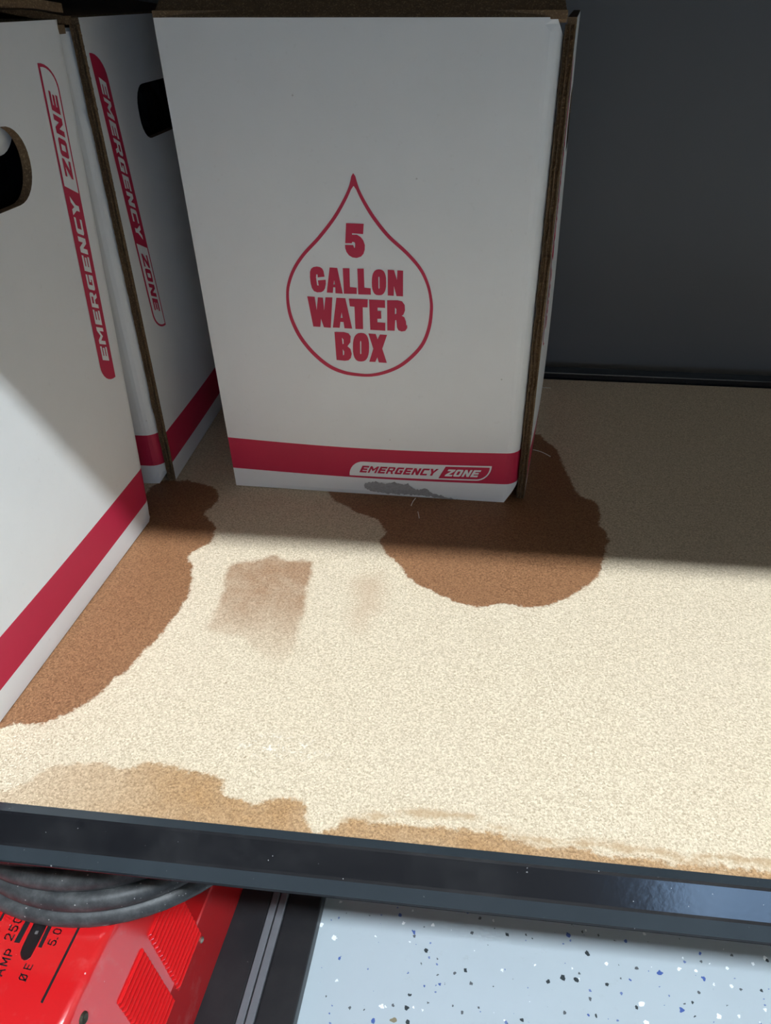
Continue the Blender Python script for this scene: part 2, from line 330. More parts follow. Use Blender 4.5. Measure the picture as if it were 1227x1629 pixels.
# ------------------------------------------------------------------ traced outlines (metres on the real surfaces)
DATA = {"DROP_PRINT":{"5":[[[0.45625,0.24653],[0.50564,0.24643],[0.50282,0.23891],[0.4718,0.23935],[0.47159,0.23813],[0.48513,0.23837],[0.49527,0.23683],[0.50271,0.23431],[0.50667,0.23093],[0.50596,0.22749],[0.50186,0.22435],[0.49446,0.2222],[0.48242,0.22106],[0.47057,0.2213],[0.46026,0.22281],[0.45359,0.22532],[0.45042,0.22806],[0.45038,0.2306],[0.47084,0.23064],[0.47396,0.23053],[0.47574,0.22862],[0.47811,0.22864],[0.47939,0.23174],[0.47697,0.23288],[0.47124,0.23297],[0.46975,0.23193],[0.45114,0.23184]]],"G":[[[0.36448,0.21341],[0.37386,0.21309],[0.38031,0.21195],[0.38382,0.20984],[0.38545,0.20569],[0.36509,0.20495],[0.36519,0.20726],[0.36137,0.20722],[0.36016,0.20489],[0.36169,0.19873],[0.366,0.19842],[0.36496,0.20256],[0.38811,0.20334],[0.38784,0.20014],[0.38442,0.19644],[0.3798,0.19455],[0.37259,0.19335],[0.36007,0.19304],[0.35066,0.19396],[0.34507,0.19654],[0.34279,0.19996],[0.34203,0.20468],[0.34335,0.20902],[0.34767,0.21158],[0.35484,0.21288]]],"A":[[[0.40219,0.21311],[0.42445,0.21291],[0.43647,0.19285],[0.41459,0.19297],[0.41511,0.19768],[0.40938,0.19769],[0.40695,0.19318],[0.38883,0.19325]],[[0.41337,0.20319],[0.41506,0.19987],[0.40987,0.19981]]],"L":[[[0.44027,0.21293],[0.45981,0.21297],[0.4585,0.19837],[0.47821,0.19806],[0.47795,0.19308],[0.43976,0.19289]]],"L2":[[[0.48246,0.2129],[0.5011,0.21307],[0.50093,0.19828],[0.51921,0.19802],[0.51914,0.1929],[0.48199,0.19283]]],"O":[[[0.56466,0.20304],[0.56403,0.19985],[0.56266,0.19769],[0.56053,0.19595],[0.55766,0.19458],[0.55402,0.19357],[0.54953,0.19293],[0.54288,0.19268],[0.53627,0.19282],[0.53188,0.19337],[0.52842,0.19432],[0.52579,0.19565],[0.52398,0.19736],[0.52302,0.1995],[0.52298,0.20269],[0.52375,0.20586],[0.52519,0.20799],[0.52736,0.2097],[0.53025,0.21104],[0.53385,0.21201],[0.53827,0.21262],[0.54479,0.21287],[0.55126,0.21273],[0.55557,0.21219],[0.55898,0.21127],[0.56161,0.20998],[0.56346,0.2083],[0.5645,0.2062]],[[0.54235,0.20673],[0.54402,0.20746],[0.54581,0.20676],[0.54531,0.19847],[0.54336,0.19765],[0.54182,0.19844]]],"N":[[[0.56985,0.21278],[0.58775,0.21263],[0.59586,0.20515],[0.59748,0.21249],[0.61376,0.21239],[0.61275,0.19237],[0.59399,0.19244],[0.58687,0.20026],[0.58594,0.1926],[0.56848,0.19275]]],"W":[[[0.32899,0.18944],[0.35152,0.18937],[0.35454,0.17865],[0.36116,0.18905],[0.3761,0.18894],[0.37695,0.17858],[0.38396,0.18934],[0.40469,0.18945],[0.39384,0.16436],[0.37261,0.16452],[0.36576,0.17154],[0.36185,0.16467],[0.3399,0.16464]]],"A2":[[[0.41652,0.18937],[0.44315,0.18931],[0.45925,0.16453],[0.43566,0.16454],[0.43365,0.16977],[0.42441,0.16981],[0.42105,0.16473],[0.40015,0.16468]],[[0.42971,0.17759],[0.43185,0.1732],[0.42569,0.17312]]],"T":[[[0.45353,0.18913],[0.50945,0.18912],[0.50805,0.18255],[0.4938,0.18255],[0.49225,0.16446],[0.46876,0.16441],[0.46912,0.18274],[0.4554,0.18296]]],"E":[[[0.51324,0.18901],[0.5601,0.18885],[0.56016,0.18268],[0.53783,0.1827],[0.53757,0.18007],[0.54767,0.18001],[0.54819,0.17374],[0.53636,0.17362],[0.53606,0.17072],[0.55947,0.17049],[0.55893,0.16386],[0.51396,0.16416]]],"R":[[[0.56632,0.1889],[0.59653,0.18915],[0.60996,0.18837],[0.61744,0.18561],[0.61843,0.18114],[0.61374,0.17772],[0.60827,0.1767],[0.6164,0.17548],[0.62097,0.17209],[0.62174,0.16904],[0.62448,0.16906],[0.62472,0.16676],[0.6189,0.16424],[0.60786,0.16369],[0.59824,0.16461],[0.59421,0.16689],[0.59257,0.173],[0.58928,0.17297],[0.58718,0.16412],[0.56505,0.16415]],[[0.58924,0.18315],[0.59298,0.18206],[0.59281,0.17831],[0.58843,0.17789]]],"B":[[[0.40409,0.16106],[0.4333,0.16131],[0.44722,0.1604],[0.45325,0.15797],[0.45142,0.1528],[0.44162,0.14924],[0.45035,0.1472],[0.45381,0.14281],[0.45023,0.1391],[0.4426,0.13695],[0.43091,0.13636],[0.40489,0.1367]],[[0.42603,0.15642],[0.43054,0.1549],[0.43063,0.15132],[0.42683,0.15087]],[[0.42645,0.14646],[0.43062,0.1445],[0.42973,0.14165],[0.42615,0.14111]]],"O2":[[[0.50839,0.14931],[0.50738,0.14539],[0.50558,0.14272],[0.50289,0.14056],[0.49932,0.13885],[0.49487,0.13759],[0.48942,0.13679],[0.4814,0.13643],[0.47346,0.13657],[0.46822,0.13723],[0.46414,0.13838],[0.46109,0.14001],[0.45907,0.14211],[0.4581,0.14475],[0.45833,0.14867],[0.45953,0.15258],[0.46144,0.1552],[0.46419,0.1573],[0.46776,0.15896],[0.47216,0.16017],[0.47751,0.16094],[0.48533,0.16127],[0.49307,0.16112],[0.49819,0.16049],[0.5022,0.15938],[0.50525,0.1578],[0.50734,0.15576],[0.50842,0.15319]],[[0.48131,0.15359],[0.48316,0.15456],[0.48499,0.15363],[0.4837,0.14362],[0.48155,0.1427],[0.47998,0.14357]]],"X":[[[0.50769,0.16098],[0.53001,0.16084],[0.53512,0.15643],[0.54253,0.16058],[0.56394,0.16041],[0.54865,0.14841],[0.56147,0.13619],[0.53667,0.13631],[0.53259,0.14074],[0.52585,0.13659],[0.50725,0.13661],[0.52096,0.1481]]],"drop":[[[0.48179,0.28159],[0.47651,0.27943],[0.47555,0.2785],[0.47433,0.27721],[0.4728,0.27569],[0.47092,0.27407],[0.46862,0.27245],[0.46591,0.27083],[0.46282,0.26912],[0.45928,0.26731],[0.45525,0.26537],[0.45063,0.26326],[0.44541,0.26097],[0.43964,0.2585],[0.43334,0.25591],[0.42652,0.25325],[0.41917,0.25056],[0.41109,0.24779],[0.40224,0.24491],[0.39289,0.24197],[0.38331,0.23906],[0.3738,0.23623],[0.36407,0.23351],[0.35385,0.23081],[0.34356,0.22814],[0.33365,0.2255],[0.32465,0.22289],[0.31673,0.22038],[0.3096,0.21796],[0.30311,0.21558],[0.29715,0.21321],[0.29162,0.21079],[0.28652,0.20831],[0.28195,0.20579],[0.27791,0.20329],[0.27441,0.20084],[0.27142,0.19849],[0.26904,0.19627],[0.26727,0.19416],[0.26602,0.19211],[0.26515,0.19005],[0.26434,0.1879],[0.26378,0.18561],[0.26355,0.18323],[0.26365,0.18082],[0.26411,0.1784],[0.26493,0.17603],[0.26606,0.17375],[0.26752,0.17151],[0.26937,0.16927],[0.27167,0.167],[0.27447,0.16466],[0.27773,0.16222],[0.28142,0.1597],[0.28563,0.15713],[0.29043,0.15455],[0.2959,0.15198],[0.30209,0.1494],[0.30897,0.1468],[0.31641,0.14421],[0.32427,0.14171],[0.33238,0.13934],[0.34085,0.13709],[0.34977,0.13491],[0.35901,0.13285],[0.36841,0.13096],[0.37785,0.12931],[0.3873,0.12792],[0.39682,0.12677],[0.40634,0.12582],[0.41586,0.12503],[0.42541,0.12435],[0.43519,0.12382],[0.44512,0.12346],[0.45491,0.12324],[0.46433,0.1231],[0.47317,0.12299],[0.48127,0.12292],[0.48883,0.12289],[0.4962,0.12295],[0.50368,0.12305],[0.51157,0.12328],[0.51985,0.12363],[0.52832,0.12409],[0.53698,0.12465],[0.54584,0.12535],[0.55487,0.12618],[0.56417,0.12714],[0.57379,0.12823],[0.58355,0.12945],[0.59324,0.13082],[0.60259,0.13235],[0.61164,0.13406],[0.62049,0.13593],[0.62905,0.13792],[0.63723,0.13999],[0.6449,0.1421],[0.65216,0.14423],[0.6591,0.14643],[0.66565,0.14872],[0.67167,0.1511],[0.67706,0.1536],[0.68173,0.15623],[0.68574,0.15896],[0.68916,0.16174],[0.69207,0.16453],[0.69455,0.1673],[0.69654,0.17012],[0.698,0.17301],[0.69903,0.17586],[0.6997,0.17856],[0.70011,0.18103],[0.70028,0.18319],[0.70015,0.18512],[0.6997,0.18695],[0.69891,0.1888],[0.69779,0.19082],[0.69638,0.19304],[0.69471,0.19537],[0.69283,0.19779],[0.6905,0.20025],[0.68762,0.2027],[0.68431,0.20512],[0.68061,0.20756],[0.67638,0.21002],[0.67149,0.21248],[0.66584,0.21491],[0.65939,0.21731],[0.65225,0.21967],[0.64452,0.222],[0.63632,0.22433],[0.6277,0.22668],[0.61824,0.22906],[0.60796,0.23144],[0.59751,0.2338],[0.5875,0.23613],[0.57847,0.23843],[0.5704,0.24072],[0.56289,0.24301],[0.55583,0.2453],[0.54914,0.24758],[0.54273,0.24986],[0.53662,0.25214],[0.53084,0.25443],[0.5254,0.25671],[0.52029,0.25894],[0.51551,0.26112],[0.51103,0.26324],[0.50687,0.26531],[0.50305,0.26733],[0.49961,0.26928],[0.4966,0.27114],[0.49401,0.27304],[0.49177,0.275],[0.4899,0.27685],[0.48838,0.27844],[0.48721,0.27957]],[[0.48159,0.2729],[0.47383,0.27009],[0.47077,0.2683],[0.46725,0.26641],[0.46323,0.26439],[0.45863,0.26223],[0.45346,0.25989],[0.44772,0.25737],[0.4414,0.25471],[0.4345,0.25197],[0.42703,0.2492],[0.41882,0.24636],[0.40988,0.24341],[0.40044,0.24043],[0.39078,0.23747],[0.38112,0.23459],[0.37115,0.23179],[0.36077,0.22905],[0.35048,0.22638],[0.34077,0.2238],[0.33209,0.2213],[0.32443,0.21889],[0.3175,0.21656],[0.31121,0.21429],[0.30545,0.21204],[0.3001,0.20975],[0.29516,0.20741],[0.29072,0.20503],[0.28676,0.20265],[0.28328,0.20032],[0.2803,0.19808],[0.27791,0.196],[0.27612,0.19405],[0.2748,0.19213],[0.27381,0.19017],[0.27324,0.18811],[0.2729,0.18591],[0.27288,0.18364],[0.27318,0.18132],[0.27381,0.17902],[0.27478,0.17677],[0.27604,0.1746],[0.2776,0.17248],[0.27952,0.17037],[0.28185,0.16823],[0.28467,0.166],[0.28796,0.16365],[0.29164,0.16124],[0.29578,0.15879],[0.30045,0.15633],[0.30572,0.1539],[0.31171,0.15144],[0.3184,0.14894],[0.32562,0.14644],[0.33321,0.14403],[0.34102,0.14175],[0.34916,0.13958],[0.35774,0.13746],[0.36657,0.13547],[0.37549,0.13366],[0.38432,0.13208],[0.39306,0.13077],[0.40189,0.12966],[0.4108,0.12874],[0.4198,0.12795],[0.42882,0.12727],[0.43797,0.12673],[0.44732,0.12634],[0.4567,0.12607],[0.46586,0.12588],[0.47456,0.12573],[0.48248,0.1256],[0.48973,0.12552],[0.49668,0.12552],[0.50367,0.12567],[0.51109,0.12594],[0.51895,0.12632],[0.527,0.1268],[0.5352,0.12738],[0.54357,0.12809],[0.55214,0.12893],[0.56107,0.12989],[0.5703,0.13097],[0.57957,0.13216],[0.58866,0.13348],[0.59735,0.13494],[0.60579,0.13656],[0.61414,0.13834],[0.62227,0.14025],[0.63006,0.14224],[0.6374,0.14427],[0.64437,0.14632],[0.651,0.14842],[0.65717,0.15056],[0.6628,0.15277],[0.66778,0.15506],[0.67214,0.15747],[0.67596,0.16001],[0.67928,0.16263],[0.68217,0.16528],[0.68465,0.16792],[0.68666,0.17059],[0.6882,0.17335],[0.68934,0.17609],[0.69016,0.17873],[0.69073,0.18114],[0.69106,0.18322],[0.6911,0.18503],[0.69085,0.18674],[0.69029,0.1885],[0.68938,0.19045],[0.68819,0.19263],[0.68675,0.19491],[0.68479,0.19724],[0.68242,0.19958],[0.67954,0.20189],[0.67621,0.20422],[0.67251,0.20656],[0.66835,0.20889],[0.66362,0.2112],[0.65818,0.21349],[0.65196,0.21574],[0.64501,0.21799],[0.63743,0.22025],[0.62931,0.22252],[0.62081,0.22481],[0.61156,0.22711],[0.6014,0.22944],[0.59089,0.2318],[0.58063,0.23419],[0.57124,0.23657],[0.56287,0.23895],[0.55514,0.24131],[0.54794,0.24366],[0.54114,0.246],[0.53465,0.24833],[0.52845,0.25067],[0.52261,0.25303],[0.51713,0.25537],[0.51202,0.25766],[0.50726,0.25989],[0.50281,0.26206],[0.49867,0.2642],[0.49489,0.26629],[0.49148,0.26832],[0.48848,0.27029]]]},"TORN":[[0.47488,0.01481],[0.51489,0.0164],[0.54099,0.01468],[0.57635,0.01686],[0.60673,0.01444],[0.62432,0.01625],[0.63495,0.0112],[0.66335,0.00945],[0.68522,0.01136],[0.71153,0.00573],[0.73789,0.00389],[0.76651,0.00207],[0.79298,7e-05],[0.79335,-0.0028],[0.74473,-0.00166],[0.71157,0.0017],[0.66749,0.0024],[0.63434,0.0025],[0.55664,0.00241],[0.49017,0.00423],[0.46876,0.00777]],"STAINS":{"A":[[-0.2604,0.5991],[-0.228,0.5855],[-0.2217,0.5644],[-0.228,0.5481],[-0.2204,0.5388],[-0.211,0.5251],[-0.2076,0.5085],[-0.2157,0.4949],[-0.2216,0.4829],[-0.213,0.4668],[-0.2066,0.4395],[-0.2066,0.4229],[-0.2099,0.3956],[-0.2179,0.3673],[-0.2274,0.342],[-0.2371,0.3212],[-0.25,0.307],[-0.2654,0.2991],[-0.2783,0.2992],[-0.2919,0.2926],[-0.2925,0.3605],[-0.2867,0.4803],[-0.2928,0.5842]],"B":[[-0.1255,0.6076],[-0.1165,0.5841],[-0.1047,0.5736],[-0.0897,0.5628],[-0.0699,0.5518],[-0.0604,0.5335],[-0.063,0.5221],[-0.058,0.5064],[-0.05,0.4968],[-0.041,0.4851],[-0.0293,0.4686],[-0.0136,0.4586],[0.0026,0.4497],[0.0211,0.4451],[0.0405,0.4501],[0.0644,0.4483],[0.0843,0.4577],[0.1,0.4715],[0.1168,0.4897],[0.1218,0.5025],[0.1301,0.5317],[0.1333,0.5522],[0.1272,0.5688],[0.1318,0.5893],[0.1274,0.6046],[0.114,0.615],[0.1091,0.6381],[0.1049,0.6675],[0.1003,0.6976],[0.0887,0.7179],[0.0755,0.7305],[-0.0212,0.7064],[-0.1102,0.6702]],"C":[[-0.1852,0.4773],[-0.1577,0.4871],[-0.1504,0.4948],[-0.1416,0.4871],[-0.1151,0.4882],[-0.1133,0.4652],[-0.11,0.4202],[-0.1097,0.3865],[-0.1126,0.3663],[-0.127,0.3721],[-0.1508,0.3919],[-0.1805,0.3974],[-0.1808,0.4091],[-0.1793,0.4236],[-0.1802,0.4385],[-0.1839,0.4617]],"D":[[-0.0785,0.4625],[-0.0607,0.4756],[-0.0561,0.4673],[-0.0556,0.4332],[-0.0624,0.4289],[-0.0662,0.411],[-0.0733,0.4206],[-0.0691,0.4428]],"E":[[-0.2645,0.2382],[-0.2647,0.2453],[-0.2502,0.2547],[-0.2433,0.2643],[-0.2331,0.2723],[-0.2123,0.2755],[-0.1912,0.2731],[-0.1797,0.2795],[-0.1614,0.2787],[-0.1444,0.275],[-0.1294,0.2722],[-0.1252,0.263],[-0.1089,0.2588],[-0.0948,0.2629],[-0.0838,0.2641],[-0.0781,0.2601],[-0.0751,0.2526],[-0.0731,0.2371],[-0.1722,0.2264],[-0.2625,0.2283]],"F":[[-0.0654,0.2361],[-0.0617,0.2453],[-0.0529,0.253],[-0.0378,0.2546],[-0.0197,0.2538],[0.0017,0.2553],[0.0177,0.2547],[0.0371,0.2537],[0.0578,0.2494],[0.0783,0.249],[0.1053,0.2483],[0.1321,0.2482],[0.152,0.2482],[0.1845,0.2475],[0.1799,0.2325],[0.0367,0.2307]],"ring":[[-0.053,0.2538],[-0.0346,0.2578],[-0.0168,0.2622],[0.0085,0.2629],[0.0229,0.262],[0.0372,0.2576],[0.0545,0.2517],[0.0717,0.2509],[0.0927,0.2551],[0.1094,0.2524],[0.1262,0.252],[0.1391,0.2497],[0.1568,0.2546],[0.1729,0.2527],[0.1921,0.2511]]}}
DROP_PRINT, TORN_PATCH, STAINS = DATA['DROP_PRINT'], DATA['TORN'], DATA['STAINS']

# ------------------------------------------------------------------ room
FLOOR_Z = -0.50
RX0, RX1, RY0, RY1, CZ = -2.4, 3.0, -3.0, 0.915, 3.27
def slab(name, x0, x1, y0, y1, z0, z1, mat):
    return tag(box_ob(name, x0, x1, y0, y1, z0, z1, mat), kind='structure')
slab('floor', RX0, RX1, RY0, RY1, FLOOR_Z - .05, FLOOR_Z, FLOORMAT)
slab('ceiling', RX0, RX1, RY0, RY1, CZ, CZ + .05, CEILMAT)
slab('wall_back', RX0, RX1, RY1, RY1 + .05, FLOOR_Z, CZ, WALLGREY)
slab('wall_front', RX0, RX1, RY0 - .05, RY0, FLOOR_Z, CZ, ROOMWALL)
slab('wall_left', RX0 - .05, RX0, RY0, RY1, FLOOR_Z, CZ, ROOMWALL)
slab('wall_right', RX1, RX1 + .05, RY0, RY1, FLOOR_Z, CZ, ROOMWALL)
# window in the wall behind the photographer
DX0, DX1, DZ0, DZ1 = 0.97, 1.80, 0.12, 0.70
dr = tag(empty('window_1', (0, RY0, FLOOR_Z)), kind='structure')
w = (DX1 - DX0) / 2
for k in range(2):
    box_ob('pane', DX0 + k * w + .02, DX0 + (k + 1) * w - .02, .004, .012, DZ0 - FLOOR_Z, DZ1 - FLOOR_Z, DAYMAT, dr)
for k in range(3):
    box_ob('stile', DX0 + k * w - .02, DX0 + k * w + .02, .002, .03, DZ0 - FLOOR_Z - .05, DZ1 - FLOOR_Z + .05, ROOMWALL, dr, .003)
for zz in (DZ0 - .05, DZ1):
    box_ob('window_frame', DX0 - .02, DX1 + .02, .002, .034, zz - FLOOR_Z, zz + .05 - FLOOR_Z, ROOMWALL, dr, .003)
# ceiling tube lamps
for i, tx in enumerate(TUBES_X):
    L = empty('tube_lamp', (tx, TUBE_Y, TUBE_Z))
    tag(L, ('long white ceiling tube lamp above the left of the shelf', 'long white ceiling tube lamp above the right of the shelf')[i], 'lamp', 'ceiling tube lamps')
    box_ob('housing', -.61, .61, -.075, .075, .012, CZ - TUBE_Z, ROOMWALL, L, .004)
    box_ob('diffuser', -.60, .60, -.065, .065, 0, .012, TUBEMAT, L)

# ------------------------------------------------------------------ steel rack
YF, YB = 0.24274, 0.87385
XA, XB = -0.66, 0.66
rack = empty('steel_shelving_rack', (0, YF, FLOOR_Z))
tag(rack, 'black enamelled steel shelving rack carrying the stained particle board shelf', 'shelving rack')
PROFILE = [(.0, -.013), (.0, .0004), (-.0052, .0006), (-.0064, -.0006), (-.0154, -.0146), (-.0166, -.0158), (-.0242, -.0178), (-.0250, -.0184), (-.0250, -.0190), (-.0240, -.0200),
           (-.0165, -.0200), (-.0080, -.0400), (.012, -.0400), (.012, -.0385), (-.007, -.0385), (-.015, -.0185), (-.004, -.0025), (-.0015, -.0025), (-.0015, -.0145), (.02, -.0145), (.02, -.013)]
def beam(name, y, z, flip=1):
    n = 24; V, Fc = [], []
    for i in range(n + 1):
        x = XA + (XB - XA) * i / n
        for (py, pz) in PROFILE: V.append((x, y + flip * py - YF, z + pz - FLOOR_Z))
    m = len(PROFILE)
    for i in range(n):
        for k in range(m):
            k2 = (k + 1) % m; f = (i * m + k, (i + 1) * m + k, (i + 1) * m + k2, i * m + k2)
            Fc.append(f if flip > 0 else f[::-1])
    Fc.append(tuple(range(m))); Fc.append(tuple(n * m + k for k in range(m))[::-1])
    o = mesh_ob(name, V, Fc, ENAMEL, rack)
    bm = bmesh.new(); bm.from_mesh(o.data); bmesh.ops.recalc_face_normals(bm, faces=bm.faces); bm.to_mesh(o.data); bm.free()
    return o
UPZ = 0.520
beam('front_beam', YF, 0.0); beam('front_beam', YF, UPZ)
for z in (0.0, UPZ):
    b = box_geo(XA, XB, YB + .003 - YF, YB + .021 - YF, z - .045 - FLOOR_Z, z + .008 - FLOOR_Z, .0015)
    bm_ob('back_beam', b, ENAMEL, rack)
for x in (XA, XB):
    s = 1 if x < 0 else -1
    for y in (YF - .022, YB + .022):
        q = 1 if y < .5 else -1
        bm = box_geo(x - s * .004, x - s * .001, y - YF, y - YF + q * .035, 0, .95)
        b2 = box_geo(x - s * .004, x + s * .035 - s * .004, y - YF - q * .0, y - YF - q * .003, 0, .95)
        me = bpy.data.meshes.new('tmp'); b2.to_mesh(me); b2.free(); bm.from_mesh(me); bpy.data.meshes.remove(me)
        bmesh.ops.recalc_face_normals(bm, faces=bm.faces)
        bm_ob('post', bm, ENAMEL, rack)
    for z in (0.0, UPZ):
        box_ob('side_beam', min(x, x + s * .02), max(x, x + s * .02), .02, YB - YF, z - .045 - FLOOR_Z, z - .014 - FLOOR_Z, ENAMEL, rack)

# ------------------------------------------------------------------ particle board with its water stains
def poly_sdf(P, poly):
    poly = np.array(poly); n = len(poly); d = np.full(len(P), 1e9); ins = np.zeros(len(P), bool)
    for i in range(n):
        a, b = poly[i], poly[(i + 1) % n]; e = b - a; w = P - a
        t = np.clip((w @ e) / (e @ e), 0, 1); d = np.minimum(d, np.hypot(*(w - t[:, None] * e).T))
        c = (a[1] > P[:, 1]) != (b[1] > P[:, 1])
        with np.errstate(divide='ignore', invalid='ignore'):
            xx = (b[0] - a[0]) * (P[:, 1] - a[1]) / (b[1] - a[1]) + a[0]
        ins ^= c & (P[:, 0] < xx)
    return np.where(ins, d, -d)
def line_dist(P, line):
    d = np.full(len(P), 1e9); line = np.array(line)
    for a, b in zip(line[:-1], line[1:]):
        e = b - a; w = P - a; t = np.clip((w @ e) / (e @ e), 0, 1); d = np.minimum(d, np.hypot(*(w - t[:, None] * e).T))
    return d
def mk_board(stained):
    t = NT('particle_board_stained' if stained else 'particle_board')
    co = t.coord()
    g = t.noise(620, 3, .75, co); g2 = t.noise(1500, 2, .6, co); big = t.noise(6, 4, .6, co)
    vo = t.n('ShaderNodeTexVoronoi', i_Scale=950.0); t.l(co, vo.inputs['Vector'])
    vs = t.n('ShaderNodeSeparateColor'); t.l(vo.outputs['Color'], vs.inputs[0])
    gr = t.math('ADD', t.math('MULTIPLY', t.mr(g, .30, .70), .38), t.math('ADD', t.math('MULTIPLY', t.mr(g2, .3, .7), .2), t.math('MULTIPLY', vs.outputs[0], .42)))
    c = t.mix(gr, (.33, .24, .145), (.90, .76, .565))
    c = t.mix(t.math('MULTIPLY', t.mr(big, .4, .8), .18), c, (.62, .51, .40))
    c = t.mix(t.math('MULTIPLY', t.specks(240, .13, .05, 3.3), .5), c, (.22, .13, .06))
    rough = .8
    if stained:
        wob = t.math('MULTIPLY', t.math('SUBTRACT', t.noise(75, 5, .7, co), .5), .020)
        wob2 = t.math('MULTIPLY', t.math('SUBTRACT', t.noise(430, 3, .7, co), .5), .009)
        w = t.math('ADD', wob, wob2)
        def st(name, lo, hi, k=1.0):
            a = t.n('ShaderNodeAttribute', attribute_name=name).outputs['Fac']
            return t.mr(t.math('ADD', a, t.math('MULTIPLY', w, k)), lo, hi)
        blot = t.mr(t.noise(24, 5, .7, co), .28, .72)
        # faint damp print and smudge
        fc = t.math('MULTIPLY', st('st_c', -.002, .004, .55), t.math('ADD', .62, t.math('MULTIPLY', blot, .45)))
        fc = t.math('MULTIPLY', fc, t.n('ShaderNodeAttribute', attribute_name='st_c_fade').outputs['Fac'])
        c = t.mix(fc, c, t.mix(gr, (.18, .095, .050), (.50, .305, .175)))
        fd = t.math('MULTIPLY', st('st_d', -.012, .010, .8), .42)
        c = t.mix(fd, c, (.40, .24, .14))
        # front edge stains
        fe = t.math('MULTIPLY', st('st_e', -.0015, .0022, .75), t.math('ADD', .8, t.math('MULTIPLY', blot, .2)))
        fe = t.math('MULTIPLY', fe, t.n('ShaderNodeAttribute', attribute_name='st_e_fade').outputs['Fac'])
        c = t.mix(fe, c, t.mix(gr, (.17, .085, .032), (.58, .335, .150)))
        ring = t.n('ShaderNodeAttribute', attribute_name='st_ring').outputs['Fac']
        fr = t.math('MULTIPLY', t.mr(t.math('ADD', ring, t.math('MULTIPLY', w, .5)), .0040, .0005), .62)
        c = t.mix(fr, c, (.40, .24, .11))
        # deep wet stains
        fa = st('st_a', -.0012, .0016, .6)
        c = t.mix(fa, c, t.mix(gr, (.10, .040, .016), (.42, .205, .096)))
        # pale scuffs
        sc = t.math('MULTIPLY', t.mr(t.noise(180, 4, .8, co), .56, .62), t.n('ShaderNodeAttribute', attribute_name='st_scuff').outputs['Fac'])
        c = t.mix(t.math('MULTIPLY', sc, .7), c, (.92, .88, .80))
        rough = t.mr(fa, 0, 1, .8, .5)
    t.base(c); t.set(Roughness=rough, Specular_IOR_Level=.35)
    t.bump(gr, .35, .0006)
    return t.m
def board(name, z, mat, stains):
    x0, x1, y0, y1 = XA + .006, XB - .006, YF + .0004, YB
    nx, ny = (264, 126) if stains else (2, 2)
    xs = np.linspace(x0, x1, nx + 1); ys = np.linspace(y0, y1, ny + 1)
    X, Y = np.meshgrid(xs, ys); P = np.c_[X.ravel(), Y.ravel()]
    top = [(x, y, 0) for x, y in P]
    V = list(top); Fc = []; W = nx + 1
    for j in range(ny):
        for i in range(nx): Fc.append((j * W + i, j * W + i + 1, (j + 1) * W + i + 1, (j + 1) * W + i))
    per = [i for i in range(W)] + [j * W + nx for j in range(1, ny + 1)] + [ny * W + i for i in range(nx - 1, -1, -1)] + [j * W for j in range(ny - 1, 0, -1)]
    b = len(V); V += [(V[i][0], V[i][1], -.0122) for i in per]
    n = len(per)
    for k in range(n): Fc.append((per[k], b + k, b + (k + 1) % n, per[(k + 1) % n]))
    Fc.append(tuple(b + k for k in range(n))[::-1])
    o = mesh_ob(name, V, Fc, mat)
    bm = bmesh.new(); bm.from_mesh(o.data); bmesh.ops.recalc_face_normals(bm, faces=bm.faces); bm.to_mesh(o.data); bm.free()
    o.location = (0, 0, z)
    if stains:
        def sm(k): return [tuple(q) for q in spline(STAINS[k], 4, True)]
        at = {'st_a': np.maximum(poly_sdf(P, sm('A')), poly_sdf(P, sm('B'))), 'st_c': poly_sdf(P, STAINS['C']), 'st_d': poly_sdf(P, STAINS['D']),
              'st_e': np.maximum(poly_sdf(P, sm('E')), poly_sdf(P, sm('F'))), 'st_ring': line_dist(P, STAINS['ring']),
              'st_c_fade': np.clip((P[:, 1] - .365) / .075, 0, 1) ** .8,
              'st_e_fade': np.clip(.55 + (P[:, 0] + .22) / .07 * .45, .4, 1),
              'st_scuff': np.clip(1 - np.hypot((P[:, 0] + .10) / .035, (P[:, 1] - .300) / .010), 0, 1) ** .5}
        for k, v in at.items():
            a = o.data.attributes.new(k, 'FLOAT', 'POINT'); vv = np.full(len(o.data.vertices), -.02 if k != 'st_ring' else 1.); vv[:len(v)] = v
            if k in ('st_c_fade', 'st_e_fade', 'st_scuff'): vv[len(v):] = 0
            a.data.foreach_set('value', vv.astype(np.float32))
    return o
tag(board('shelf_board', 0.0, mk_board(True), True), 'tan particle board shelf with dark brown water stains, under the white boxes', 'shelf board')
tag(board('shelf_board', UPZ, simple('bounce_darkened_board', (.07, .05, .035), .75, var=.2, scale=80), False), 'unseen shelf above the white boxes, its board darkened to cut bounce light', 'shelf board')  # shelf follows from its shadow; dark board tone chosen to dim the space below

